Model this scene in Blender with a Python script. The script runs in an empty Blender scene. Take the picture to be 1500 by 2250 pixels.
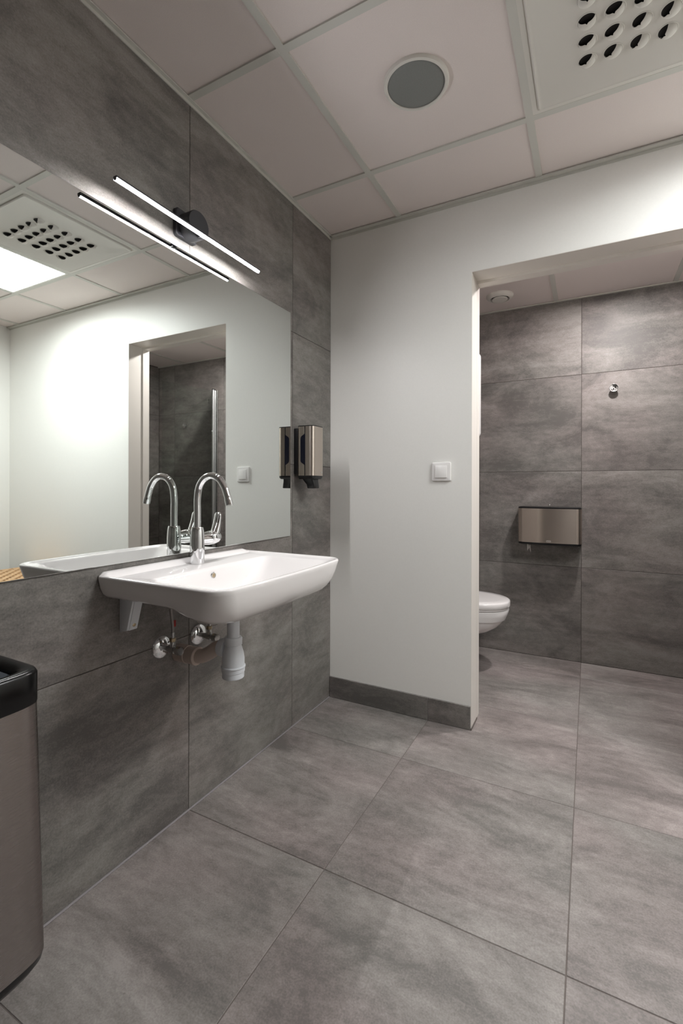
import bpy, bmesh, math, random
from mathutils import Matrix, Vector
random.seed(7)
S = bpy.context.scene
COL = S.collection
PI = math.pi

# ------------------------------------------------------------------ camera, world, exposure
cam_d = bpy.data.cameras.new('camera')
cam = bpy.data.objects.new('camera', cam_d)
COL.objects.link(cam)
cam_d.sensor_fit = 'HORIZONTAL'
cam_d.sensor_width = 36.0
cam_d.lens = 1031.5 / 1500 * 36.0
cam_d.shift_y = -(1125 - 1070.2) / 1500
cam_d.clip_start = 0.02
_yaw, _roll = 0.4858, 0.002
_f = Vector((-math.sin(_yaw), math.cos(_yaw), 0))
_r0 = Vector((math.cos(_yaw), math.sin(_yaw), 0))
_u0 = Vector((0, 0, 1))
_r = _r0 * math.cos(_roll) + _u0 * math.sin(_roll)
_u = _u0 * math.cos(_roll) - _r0 * math.sin(_roll)
cam.matrix_world = Matrix(((_r.x, _u.x, -_f.x, 1.1519), (_r.y, _u.y, -_f.y, -2.0632), (_r.z, _u.z, -_f.z, 1.0514), (0, 0, 0, 1)))
S.camera = cam

world = bpy.data.worlds.new('world')
S.world = world
world.use_nodes = True
world.node_tree.nodes['Background'].inputs[0].default_value = (0.5, 0.5, 0.5, 1)
world.node_tree.nodes['Background'].inputs[1].default_value = 0.02

S.view_settings.view_transform = 'Standard'
S.view_settings.look = 'None'
S.view_settings.gamma = 1.0
S.view_settings.use_curve_mapping = False
S.view_settings.exposure = 0.70
PANEL_E = 5.0       # ceiling LED panel
BAR_E = 225.0        # LED bar over the mirror
PANEL_W = 14.8
PANEL_SPREAD = 168
SPOT_E = 600       # recessed downlight in the toilet room
S.cycles.use_denoising = True
S.cycles.use_adaptive_sampling = True
S.cycles.adaptive_threshold = 0.09
S.cycles.max_bounces = 10
S.cycles.diffuse_bounces = 6
S.cycles.glossy_bounces = 5
S.cycles.caustics_reflective = False
S.cycles.caustics_refractive = False

# ------------------------------------------------------------------ key dimensions (metres)
H = 2.303           # ceiling of the wash room
HT = 2.190          # ceiling of the toilet room
XR = 2.926          # right wall
YB = -3.15          # wall behind the camera
YT = 1.1056         # tiled back wall of the toilet room
XT0, XT1 = 0.20, 2.5164   # toilet room side walls
PT = 0.155          # partition thickness
DX0, DX1, DZ = 0.699, 1.526, 1.986    # doorway
ZL = [-0.0122 + 0.5813 * k for k in range(6)]

# ------------------------------------------------------------------ materials
def srgb(r, g, b):
    def c(v):
        v /= 255.0
        return v / 12.92 if v <= 0.04045 else ((v + 0.055) / 1.055) ** 2.4
    return (c(r), c(g), c(b), 1.0)

def mat(name, col, rough=0.5, metal=0.0, **kw):
    m = bpy.data.materials.new(name)
    m.use_nodes = True
    b = m.node_tree.nodes['Principled BSDF']
    b.inputs['Base Color'].default_value = col if len(col) == 4 else (*col, 1)
    b.inputs['Roughness'].default_value = rough
    b.inputs['Metallic'].default_value = metal
    for k, v in kw.items():
        b.inputs[k.replace('_', ' ')].default_value = v
    return m

def nd(nt, t, **kw):
    n = nt.nodes.new(t)
    for k, v in kw.items():
        setattr(n, k, v)
    return n

def tile_mat(name, dark, mid, light, rough, warm, rand=1.0):
    """stoneware with soft cloudy streaks running along the local x axis"""
    m = bpy.data.materials.new(name)
    m.use_nodes = True
    nt = m.node_tree
    b = nt.nodes['Principled BSDF']
    tc = nd(nt, 'ShaderNodeTexCoord')
    oi = nd(nt, 'ShaderNodeObjectInfo')
    mul = nd(nt, 'ShaderNodeVectorMath', operation='SCALE')
    cmb = nd(nt, 'ShaderNodeCombineXYZ')
    for i in range(3):
        nt.links.new(oi.outputs['Random'], cmb.inputs[i])
    nt.links.new(cmb.outputs[0], mul.inputs[0])
    mul.inputs['Scale'].default_value = 37.0
    add = nd(nt, 'ShaderNodeVectorMath', operation='ADD')
    nt.links.new(tc.outputs['Object'], add.inputs[0])
    nt.links.new(mul.outputs[0], add.inputs[1])

    def noise(scale, sx, sy, detail, rough_=0.6, dist=0.0):
        mp = nd(nt, 'ShaderNodeMapping')
        mp.inputs['Scale'].default_value = (sx, sy, 1)
        nt.links.new(add.outputs[0], mp.inputs['Vector'])
        n = nd(nt, 'ShaderNodeTexNoise')
        n.inputs['Scale'].default_value = scale
        n.inputs['Detail'].default_value = detail
        n.inputs['Roughness'].default_value = rough_
        n.inputs['Distortion'].default_value = dist
        nt.links.new(mp.outputs[0], n.inputs['Vector'])
        return n.outputs['Fac']

    def math_(op, a, b_, clamp=False):
        n = nd(nt, 'ShaderNodeMath', operation=op, use_clamp=clamp)
        for i, v in enumerate((a, b_)):
            if isinstance(v, (int, float)):
                n.inputs[i].default_value = v
            else:
                nt.links.new(v, n.inputs[i])
        return n.outputs[0]
    cloud = noise(2.6, 1.0, 1.7, 5, 0.66, 0.9)
    streak = noise(3.0, 0.55, 4.6, 3, 0.6, 0.5)
    fine = noise(30, 0.8, 1.5, 3, 0.78)
    grain = noise(230, 1.0, 1.0, 1, 0.6)
    v = math_('ADD', math_('MULTIPLY', cloud, 0.50), math_('MULTIPLY', streak, 0.22))
    v = math_('ADD', v, math_('MULTIPLY', fine, 0.22))
    v = math_('ADD', v, math_('MULTIPLY', grain, 0.18))
    v = math_('ADD', v, math_('MULTIPLY', math_('SUBTRACT', oi.outputs['Random'], 0.5), 0.05 * rand))
    ramp = nd(nt, 'ShaderNodeValToRGB')
    e = ramp.color_ramp.elements
    e[0].position = 0.46
    e[0].color = dark
    e[1].position = 0.70
    e[1].color = light
    k = ramp.color_ramp.elements.new(0.575)
    k.color = mid
    nt.links.new(v, ramp.inputs[0])
    # warm / cool drift
    drift = noise(1.7, 1.0, 1.6, 1)
    dr = nd(nt, 'ShaderNodeMapRange')
    dr.inputs['From Min'].default_value = 0.38
    dr.inputs['From Max'].default_value = 0.62
    nt.links.new(drift, dr.inputs['Value'])
    tint = nd(nt, 'ShaderNodeMix', data_type='RGBA')
    tint.inputs['A'].default_value = (1.0 - warm * 0.5, 1.0, 1.0 - warm * 0.3, 1)
    tint.inputs['B'].default_value = (1.0 + warm, 1.0 - warm * 0.3, 1.0 - warm * 0.1, 1)
    nt.links.new(dr.outputs[0], tint.inputs['Factor'])
    mx = nd(nt, 'ShaderNodeMix', data_type='RGBA', blend_type='MULTIPLY')
    mx.inputs['Factor'].default_value = 1.0
    nt.links.new(ramp.outputs[0], mx.inputs['A'])
    nt.links.new(tint.outputs['Result'], mx.inputs['B'])
    # small dark pores
    pore_v = nd(nt, 'ShaderNodeTexVoronoi')
    pore_v.inputs['Scale'].default_value = 34
    nt.links.new(add.outputs[0], pore_v.inputs['Vector'])
    pm = nd(nt, 'ShaderNodeMapRange')
    pm.inputs['From Min'].default_value = 0.03
    pm.inputs['From Max'].default_value = 0.10
    pm.inputs['To Min'].default_value = 0.80
    pm.inputs['To Max'].default_value = 1.0
    nt.links.new(pore_v.outputs['Distance'], pm.inputs['Value'])
    mx2 = nd(nt, 'ShaderNodeMix', data_type='RGBA', blend_type='MULTIPLY')
    mx2.inputs['Factor'].default_value = 1.0
    nt.links.new(mx.outputs['Result'], mx2.inputs['A'])
    nt.links.new(pm.outputs[0], mx2.inputs['B'])
    nt.links.new(mx2.outputs['Result'], b.inputs['Base Color'])
    rr = nd(nt, 'ShaderNodeMapRange')
    rr.inputs['To Min'].default_value = rough - 0.06
    rr.inputs['To Max'].default_value = rough + 0.10
    nt.links.new(fine, rr.inputs['Value'])
    nt.links.new(rr.outputs[0], b.inputs['Roughness'])
    bp = nd(nt, 'ShaderNodeBump')
    bp.inputs['Strength'].default_value = 0.12
    bp.inputs['Distance'].default_value = 0.0006
    nt.links.new(grain, bp.inputs['Height'])
    nt.links.new(bp.outputs[0], b.inputs['Normal'])
    return m

def speckle_mat(name, col, rough, scale, amt, bump=0.05):
    m = mat(name, col, rough)
    nt = m.node_tree
    b = nt.nodes['Principled BSDF']
    tc = nd(nt, 'ShaderNodeTexCoord')
    n = nd(nt, 'ShaderNodeTexNoise')
    n.inputs['Scale'].default_value = scale
    n.inputs['Detail'].default_value = 4
    nt.links.new(tc.outputs['Object'], n.inputs['Vector'])
    r = nd(nt, 'ShaderNodeMapRange')
    r.inputs['From Min'].default_value = 0.25
    r.inputs['From Max'].default_value = 0.75
    r.inputs['To Min'].default_value = 1 - amt
    r.inputs['To Max'].default_value = 1 + amt
    nt.links.new(n.outputs['Fac'], r.inputs['Value'])
    mx = nd(nt, 'ShaderNodeMix', data_type='RGBA', blend_type='MULTIPLY')
    mx.inputs['Factor'].default_value = 1
    mx.inputs['A'].default_value = col
    nt.links.new(r.outputs[0], mx.inputs['B'])
    nt.links.new(mx.outputs['Result'], b.inputs['Base Color'])
    bp = nd(nt, 'ShaderNodeBump')
    bp.inputs['Strength'].default_value = bump
    bp.inputs['Distance'].default_value = 0.002
    nt.links.new(n.outputs['Fac'], bp.inputs['Height'])
    nt.links.new(bp.outputs[0], b.inputs['Normal'])
    return m

def brushed(name, col, rough, aniso=0.75):
    """brushed sheet: fine horizontal brushing, highlights drawn out vertically"""
    m = mat(name, col, rough, 1.0)
    nt = m.node_tree
    b = nt.nodes['Principled BSDF']
    b.inputs['Anisotropic'].default_value = aniso
    b.inputs['Anisotropic Rotation'].default_value = 0.25
    tg = nd(nt, 'ShaderNodeTangent', direction_type='RADIAL', axis='Z')
    nt.links.new(tg.outputs[0], b.inputs['Tangent'])
    tc = nd(nt, 'ShaderNodeTexCoord')
    mp = nd(nt, 'ShaderNodeMapping')
    mp.inputs['Scale'].default_value = (30, 30, 2500)
    nt.links.new(tc.outputs['Object'], mp.inputs['Vector'])
    n = nd(nt, 'ShaderNodeTexNoise')
    n.inputs['Scale'].default_value = 1.0
    n.inputs['Detail'].default_value = 1
    nt.links.new(mp.outputs[0], n.inputs['Vector'])
    r = nd(nt, 'ShaderNodeMapRange')
    r.inputs['To Min'].default_value = rough - 0.012
    r.inputs['To Max'].default_value = rough + 0.012
    nt.links.new(n.outputs['Fac'], r.inputs['Value'])
    nt.links.new(r.outputs[0], b.inputs['Roughness'])
    return m

def emit(name, col, strength):
    m = bpy.data.materials.new(name)
    m.use_nodes = True
    b = m.node_tree.nodes['Principled BSDF']
    b.inputs['Base Color'].default_value = (0.9, 0.9, 0.9, 1)
    b.inputs['Emission Color'].default_value = col
    b.inputs['Emission Strength'].default_value = strength
    return m

M = {}
M['tile_wall'] = tile_mat('tile_wall', srgb(96, 93, 90), srgb(125, 121, 117), srgb(150, 146, 142), 0.50, 0.03)
M['tile_floor'] = tile_mat('tile_floor', srgb(109, 105, 102), srgb(138, 132, 129), srgb(165, 159, 156), 0.44, 0.035)
M['tile_base'] = tile_mat('tile_base', srgb(70, 68, 64), srgb(86, 84, 80), srgb(105, 102, 98), 0.5, 0.02)
M['grout'] = speckle_mat('grout', srgb(108, 100, 96), 0.9, 300, 0.08)
M['grout_wall'] = speckle_mat('grout_wall', srgb(76, 70, 66), 0.9, 300, 0.08)
M['silicone'] = mat('silicone', srgb(150, 146, 148), 0.45)
M['paint'] = speckle_mat('wall_paint', srgb(241, 240, 236), 0.42, 160, 0.012, 0.05)
M['frame_paint'] = mat('frame_paint', srgb(232, 227, 220), 0.38)
M['ceil_tile'] = speckle_mat('ceiling_board', srgb(232, 222, 218), 0.9, 420, 0.035, 0.12)
M['tee'] = mat('tee_bar', srgb(208, 207, 200), 0.5)
M['white_metal'] = mat('white_metal', srgb(224, 221, 214), 0.45)
M['void'] = mat('void_dark', srgb(30, 27, 25), 0.8)
M['grille'] = speckle_mat('speaker_grille', srgb(130, 132, 130), 0.6, 1500, 0.25, 0.3)
M['mirror'] = mat('mirror_silver', (0.81, 0.845, 0.825), 0.012, 1.0)
M['mirror_edge'] = mat('mirror_edge', srgb(120, 138, 130), 0.3)
M['ceramic'] = mat('ceramic', srgb(240, 237, 236), 0.07, Coat_Weight=0.4, Coat_Roughness=0.03)
M['chrome'] = mat('chrome', (0.86, 0.87, 0.88), 0.035, 1.0)
M['chrome_dull'] = mat('chrome_dull', (0.55, 0.55, 0.54), 0.22, 1.0)
M['steel'] = brushed('brushed_steel', (0.60, 0.53, 0.47), 0.26)
M['steel_bin'] = brushed('brushed_steel_bin', (0.30, 0.268, 0.252), 0.27)
M['black'] = mat('black_plastic', srgb(16, 16, 18), 0.28)
M['black_soft'] = mat('black_satin', srgb(10, 10, 11), 0.24, Specular_IOR_Level=0.32)
M['anthracite'] = mat('anthracite_paint', srgb(52, 52, 56), 0.55)
M['window_dark'] = mat('dark_window', srgb(18, 20, 32), 0.12)
M['pvc_white'] = mat('pvc_white', srgb(226, 229, 234), 0.32)
M['pvc_grey'] = mat('pvc_grey', srgb(196, 180, 170), 0.45)
M['alu'] = mat('satin_aluminium', (0.82, 0.83, 0.85), 0.30, 1.0)
M['brass'] = mat('brass', (0.45, 0.36, 0.24), 0.3, 1.0)
M['hose'] = mat('braided_hose', srgb(150, 145, 142), 0.4, 0.6)
M['red'] = mat('red_tag', srgb(150, 30, 22), 0.5)
M['switch'] = mat('switch_plastic', srgb(244, 242, 240), 0.25)
M['paper'] = mat('tissue', srgb(240, 238, 234), 0.9)
M['mark'] = mat('light_print', srgb(190, 186, 180), 0.5)
M['mark_dark'] = mat('dark_print', srgb(12, 12, 12), 0.6)
M['liner'] = mat('bin_liner', srgb(150, 160, 172), 0.25, Transmission_Weight=0.35)
M['rattan'] = speckle_mat('rattan', srgb(196, 160, 120), 0.6, 60, 0.25, 0.3)
M['rattan_dark'] = mat('rattan_dark', srgb(120, 84, 52), 0.7)
def clear_glass(name, tint):
    m = bpy.data.materials.new(name)
    m.use_nodes = True
    nt = m.node_tree
    nt.nodes.remove(nt.nodes['Principled BSDF'])
    t = nd(nt, 'ShaderNodeBsdfTransparent')
    t.inputs[0].default_value = tint
    g = nd(nt, 'ShaderNodeBsdfGlossy')
    g.inputs['Roughness'].default_value = 0.01
    fr = nd(nt, 'ShaderNodeFresnel')
    fr.inputs['IOR'].default_value = 1.45
    mx = nd(nt, 'ShaderNodeMixShader')
    nt.links.new(fr.outputs[0], mx.inputs[0])
    nt.links.new(t.outputs[0], mx.inputs[1])
    nt.links.new(g.outputs[0], mx.inputs[2])
    nt.links.new(mx.outputs[0], nt.nodes['Material Output'].inputs[0])
    return m
M['glass'] = clear_glass('shower_glass', (0.93, 0.955, 0.94, 1))
M['panel_light'] = emit('led_panel_diffuser', (0.975, 1.0, 0.995, 1), PANEL_E)
M['bar_light'] = emit('led_bar_diffuser', (1.0, 0.985, 0.99, 1), BAR_E)
M['spot_light'] = emit('downlight_lens', (1.0, 0.94, 0.93, 1), SPOT_E)

# ------------------------------------------------------------------ mesh helpers
class MB:
    def __init__(s):
        s.v, s.f = [], []

    def add(s, verts, faces):
        o = len(s.v)
        s.v += [tuple(p) for p in verts]
        s.f += [tuple(i + o for i in f) for f in faces]
        return s

    def box(s, x0, x1, y0, y1, z0, z1):
        v = [(x, y, z) for z in (z0, z1) for y in (y0, y1) for x in (x0, x1)]
        return s.add(v, [(0, 2, 3, 1), (4, 5, 7, 6), (0, 1, 5, 4), (2, 6, 7, 3), (0, 4, 6, 2), (1, 3, 7, 5)])

    def loft(s, rings, cap0=True, cap1=True, closed=True):
        n = len(rings[0])
        v = [p for r in rings for p in r]
        f = []
        for k in range(len(rings) - 1):
            for i in range(n if closed else n - 1):
                j = (i + 1) % n
                f.append((k * n + i, k * n + j, (k + 1) * n + j, (k + 1) * n + i))
        if cap0:
            f.append(tuple(reversed(range(n))))
        if cap1:
            f.append(tuple((len(rings) - 1) * n + i for i in range(n)))
        return s.add(v, f)

    def lathe(s, prof, origin=(0, 0, 0), axis='z', n=32, cap0=True, cap1=True):
        """prof = [(radius, height)...] around an axis through origin"""
        rings = []
        for r, h in prof:
            ring = []
            for i in range(n):
                a = 2 * PI * i / n
                c, d = r * math.cos(a), r * math.sin(a)
                if axis == 'z':
                    p = (c, d, h)
                elif axis == 'x':
                    p = (h, c, d)
                else:
                    p = (d, h, c)
                ring.append((p[0] + origin[0], p[1] + origin[1], p[2] + origin[2]))
            rings.append(ring)
        return s.loft(rings, cap0, cap1)

    def tube(s, pts, rad, n=16, cap=True):
        pts = [Vector(p) for p in pts]
        if not isinstance(rad, (list, tuple)):
            rad = [rad] * len(pts)
        rings = []
        up = Vector((0.31, 0.87, 0.37)).normalized()
        t0 = (pts[1] - pts[0]).normalized()
        nrm = (up - t0 * up.dot(t0)).normalized()
        for i, p in enumerate(pts):
            t = (pts[min(i + 1, len(pts) - 1)] - pts[max(i - 1, 0)]).normalized()
            nrm = (nrm - t * nrm.dot(t)).normalized()
            bn = t.cross(nrm)
            rings.append([p + (nrm * math.cos(2 * PI * k / n) + bn * math.sin(2 * PI * k / n)) * rad[i] for k in range(n)])
        return s.loft(rings, cap, cap)

def rrect(x0, x1, y0, y1, r, z, seg=6):
    """rounded rectangle in the xy plane, r = one radius or (r00, r10, r11, r01)"""
    if not isinstance(r, (list, tuple)):
        r = (r,) * 4
    cs = [(x0, y0, PI, r[0], 1, 1), (x1, y0, 1.5 * PI, r[1], -1, 1), (x1, y1, 0, r[2], -1, -1), (x0, y1, .5 * PI, r[3], 1, -1)]
    out = []
    for cx, cy, a0, rr, sx, sy in cs:
        for k in range(seg + 1):
            a = a0 + .5 * PI * k / seg
            out.append((cx + sx * rr + rr * math.cos(a), cy + sy * rr + rr * math.sin(a), z))
    return out

def dense(ring, seg, es):
    """insert es points along each straight side of an rrect ring"""
    out = []
    k = seg + 1
    for c in range(4):
        arc = ring[c * k:(c + 1) * k]
        nxt = ring[((c + 1) % 4) * k]
        out += arc
        for i in range(1, es + 1):
            t = i / (es + 1)
            out.append(tuple(a + (b - a) * t for a, b in zip(arc[-1], nxt)))
    return out

def spline(pts, n=8):
    """Catmull-Rom through points"""
    P = [Vector(p) for p in pts]
    out = []
    for i in range(len(P) - 1):
        a, b, c, d = P[max(i - 1, 0)], P[i], P[i + 1], P[min(i + 2, len(P) - 1)]
        for k in range(n):
            t = k / n
            out.append(0.5 * ((2 * b) + (-a + c) * t + (2 * a - 5 * b + 4 * c - d) * t * t + (-a + 3 * b - 3 * c + d) * t ** 3))
    out.append(P[-1])
    return out

def mesh_from(name, mb, origin=(0, 0, 0), smooth=True, angle=38, bevel=0.0, bseg=2):
    me = bpy.data.meshes.new(name)
    ox, oy, oz = origin
    me.from_pydata([(x - ox, y - oy, z - oz) for x, y, z in mb.v], [], mb.f)
    bm = bmesh.new()
    bm.from_mesh(me)
    bmesh.ops.remove_doubles(bm, verts=bm.verts, dist=1e-6)
    bmesh.ops.recalc_face_normals(bm, faces=bm.faces)
    if bevel > 0:
        es = [e for e in bm.edges if len(e.link_faces) == 2 and e.calc_face_angle(0) > math.radians(30)]
        bmesh.ops.bevel(bm, geom=es, offset=bevel, segments=bseg, profile=0.5, affect='EDGES', clamp_overlap=True)
    if smooth:
        for f in bm.faces:
            f.smooth = True
        for e in bm.edges:
            if len(e.link_faces) == 2:
                e.smooth = e.calc_face_angle(0) < math.radians(angle)
    bm.to_mesh(me)
    bm.free()
    return me

WPOS = {}
def wpos(o):
    p = Vector((0, 0, 0))
    while o is not None:
        p += o.location
        o = o.parent
    return p

def link(name, me, m, parent=None, origin=(0, 0, 0)):
    o = bpy.data.objects.new(name, me)
    COL.objects.link(o)
    if m is not None and not me.materials:
        me.materials.append(m)
    if parent is not None:
        o.parent = parent
        o.location = Vector(origin) - wpos(parent)
    else:
        o.location = origin
    return o

def part(name, mb, m, parent, bevel=0.0, bseg=2, angle=38, smooth=True, label=None):
    """mesh given in world coordinates; its origin is put at its own centre"""
    xs, ys, zs = zip(*mb.v)
    org = ((min(xs) + max(xs)) / 2, (min(ys) + max(ys)) / 2, (min(zs) + max(zs)) / 2)
    o = link(name, mesh_from(name, mb, org, smooth, angle, bevel, bseg), m, parent, org)
    if label:
        o['label'] = label
    return o

def thing(name, label, cat, loc, group=None):
    o = bpy.data.objects.new(name, None)
    COL.objects.link(o)
    o.empty_display_size = 0.05
    o.location = loc
    o['label'] = label
    o['category'] = cat
    if group:
        o['group'] = group
    return o

def tag(o, label, cat, group=None, kind=None):
    o['label'] = label
    o['category'] = cat
    if group:
        o['group'] = group
    if kind:
        o['kind'] = kind
    return o

def struct(name, mb, m, label, cat, **kw):
    o = part(name, mb, m, None, **kw)
    return tag(o, label, cat, kind='structure')

# ------------------------------------------------------------------ tiles laid one by one
JOINT = 0.0023
_tile_cache = {}
def tile_mesh(w, h, t, mkey, ch=0.0009, j=JOINT):
    key = (round(w, 4), round(h, 4), round(t, 4), mkey)
    if key not in _tile_cache:
        a, b = (w - j) / 2, (h - j) / 2
        mb = MB()
        rings = []
        for ins, z in ((0, -t), (0, -ch), (ch, 0)):
            rings.append([(-a + ins, -b + ins, z), (a - ins, -b + ins, z), (a - ins, b - ins, z), (-a + ins, b - ins, z)])
        mb.loft(rings)
        me = mesh_from('tile', mb, smooth=False)
        me.materials.append(M[mkey])
        _tile_cache[key] = me
    return _tile_cache[key]

ROT = {
    'up': Matrix(((1, 0, 0), (0, 1, 0), (0, 0, 1))),
    '+x': Matrix(((0, 0, 1), (1, 0, 0), (0, 1, 0))),
    '-y': Matrix(((1, 0, 0), (0, 0, -1), (0, 1, 0))),
    '+y': Matrix(((-1, 0, 0), (0, 0, 1), (0, 1, 0))),
    '-x': Matrix(((0, 0, -1), (-1, 0, 0), (0, 1, 0))),
    'down': Matrix(((1, 0, 0), (0, -1, 0), (0, 0, -1))),
}
def lay(parent, centre, w, h, t, facing, mkey, name='tile', ch=0.0009, j=JOINT, jitter=0.0):
    o = bpy.data.objects.new(name, tile_mesh(w, h, t, mkey, ch, j))
    COL.objects.link(o)
    o.parent = parent
    o.rotation_euler = ROT[facing].to_euler()
    c = Vector(centre) - wpos(parent)
    if jitter:
        c += ROT[facing] @ Vector((0, 0, random.uniform(-jitter, 0)))
    o.location = c
    return o

def grid_lines(lo, hi, ref, step=0.6):
    k0 = math.ceil((lo - ref) / step - 1e-6)
    out = [lo]
    k = k0
    while ref + k * step < hi - 1e-4:
        v = ref + k * step
        if v > lo + 0.004:
            out.append(v)
        k += 1
    out.append(hi)
    return out

TT = 0.008       # tile thickness
GR = 0.0013      # grout sits this far behind the face

# ------------------------------------------------------------------ floor
floor = struct('floor', MB().box(-0.1, XR + 0.1, YB - 0.1, YT + 0.1, -0.12, -GR), M['grout'],
               'grey stoneware tile floor of the wash room running into the toilet room', 'floor', smooth=False)
gx = grid_lines(0.0, XR, 0.5087)
gy = grid_lines(YB, YT, -0.3425)
for a, b in zip(gx, gx[1:]):
    for c, d in zip(gy, gy[1:]):
        if c > PT and a > XT1:
            continue
        lay(floor, ((a + b) / 2, (c + d) / 2, 0), b - a, d - c, GR + 0.002, 'up', 'tile_floor', jitter=0.0002)

# ------------------------------------------------------------------ left wall with tiles
wl = struct('wall_left', MB().box(-0.12, -GR, YB - 0.1, 0.0, -0.02, H + 0.1), M['grout_wall'],
            'dark grey tiled wall behind the mirror and the basin', 'wall', smooth=False)
gy2 = grid_lines(YB, 0.0, -0.3425)
gz = [0.0, ZL[1], ZL[2], ZL[3], H + 0.02]
for a, b in zip(gy2, gy2[1:]):
    for c, d in zip(gz, gz[1:]):
        lay(wl, (0, (a + b) / 2, (c + d) / 2), b - a, d - c, GR + 0.002, '+x', 'tile_wall', jitter=0.0002)

# ------------------------------------------------------------------ painted walls
wb = MB()
wb.box(-0.12, DX0, 0.0, PT, -0.02, H + 0.1)
wb.box(DX0, DX1, 0.0, PT, DZ, H + 0.1)
wb.box(DX1, XR + 0.1, 0.0, PT, -0.02, H + 0.1)
struct('wall_back', wb, M['paint'], 'off-white painted partition wall with the open doorway to the toilet room', 'wall', smooth=False)
struct('wall_right', MB().box(XR, XR + 0.1, YB - 0.1, 0.0, -0.02, H + 0.1), M['paint'],
       'off-white wall opposite the mirror, seen only at the left edge of the reflection', 'wall', smooth=False)
struct('wall_front', MB().box(-0.12, XR + 0.1, YB - 0.1, YB, -0.02, H + 0.1), M['tile_wall'],
       'dark grey wall behind the camera', 'wall', smooth=False)

# ------------------------------------------------------------------ toilet room shell
wt = struct('wall_toilet_back', MB().box(XT0 - 0.1, XT1 + 0.1, YT + GR, YT + 0.1, -0.02, HT + 0.1), M['grout_wall'],
            'grey tiled wall of the toilet room seen through the doorway', 'wall', smooth=False)
gx3 = grid_lines(XT0, XT1, 0.5087)
gz3 = [0.0, ZL[1], ZL[2], ZL[3], HT]
for a, b in zip(gx3, gx3[1:]):
    for c, d in zip(gz3, gz3[1:]):
        lay(wt, ((a + b) / 2, YT, (c + d) / 2), b - a, d - c, GR + 0.002, '-y', 'tile_wall', jitter=0.0002)
wtr = struct('wall_toilet_right', MB().box(XT1 + GR, XT1 + 0.1, PT, YT, -0.02, HT + 0.1), M['grout_wall'],
             'tiled end wall of the toilet room beyond the shower screen', 'wall', smooth=False)
gy3 = [PT, 0.5056, YT]
for a, b in zip(gy3, gy3[1:]):
    for c, d in zip(gz3, gz3[1:]):
        lay(wtr, (XT1, (a + b) / 2, (c + d) / 2), b - a, d - c, GR + 0.002, '-x', 'tile_wall', jitter=0.0002)
wtl = struct('wall_toilet_left', MB().box(XT0 - 0.1, XT0 - GR, PT, YT, -0.02, HT + 0.1), M['grout_wall'],
             'tiled wall of the toilet room that carries the toilet', 'wall', smooth=False)
for a, b in zip(gy3, gy3[1:]):
    for c, d in zip(gz3, gz3[1:]):
        lay(wtl, (XT0, (a + b) / 2, (c + d) / 2), b - a, d - c, GR + 0.002, '+x', 'tile_wall')

# ------------------------------------------------------------------ door lining
tr = MB()
FY0, FY1, FP = 0.106, PT + 0.001, 0.0015
for rings in ([(DX0, DX0 + FP)], [(DX1 - 0.008, DX1)]):
    for a, b in rings:
        tr.box(a, b, FY0, FY1, 0.004, DZ)
tr.box(DX0 + FP, DX1 - 0.008, FY0, FY1, DZ - 0.013, DZ)
struct('trim_1', tr, M['frame_paint'], 'cream painted door lining round the doorway to the toilet room', 'door frame', smooth=False)
rv = MB()
rv.box(DX0, DX0 + 0.0015, 0.001, FY0 - 0.003, 0.008, DZ)
rv.box(DX1 - 0.0015, DX1, 0.001, FY0 - 0.003, 0.008, DZ)
rv.box(DX0 + 0.0015, DX1 - 0.0015, 0.001, FY0 - 0.003, DZ - 0.0015, DZ)
struct('trim_2', rv, M['frame_paint'], 'cream painted reveal lining the doorway opening', 'door reveal', smooth=False)
struct('trim_3', MB().box(0.0, 0.0065, YB, -0.012, 0.0, 0.0045), M['silicone'],
       'pale silicone bead where the tiled wall under the basin meets the floor', 'sealant', bevel=0.002)

# ------------------------------------------------------------------ tiled baseboard
bbm = struct('baseboard_back', MB().box(0.0015, DX0 - 0.001, -0.0075, 0.0, 0.0, 0.1015), M['silicone'],
             'dark grey tile baseboard under the off-white partition wall', 'baseboard', smooth=False)
for a, b in ((0.001, 0.5087), (0.5087, DX0)):
    lay(bbm, ((a + b) / 2, -0.0095, 0.0515), b - a, 0.103, 0.007, '-y', 'tile_wall', j=0.0018)
bbr = struct('baseboard_right', MB().box(DX1 + 0.001, XR - 0.0095, -0.0075, 0.0, 0.0, 0.1015), M['silicone'],
             'dark grey tile baseboard right of the doorway', 'baseboard', smooth=False)
for a, b in ((DX1, 1.7087), (1.7087, 2.3087), (2.3087, XR - 0.009)):
    lay(bbr, ((a + b) / 2, -0.0095, 0.0515), b - a, 0.103, 0.007, '-y', 'tile_wall', j=0.0018)
struct('trim_6', MB().box(DX0, DX0 + 0.004, -0.0075, 0.112, 0.0, 0.007), M['grout'],
       'thin dark joint under the door jamb at the floor', 'sealant', smooth=False)

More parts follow.
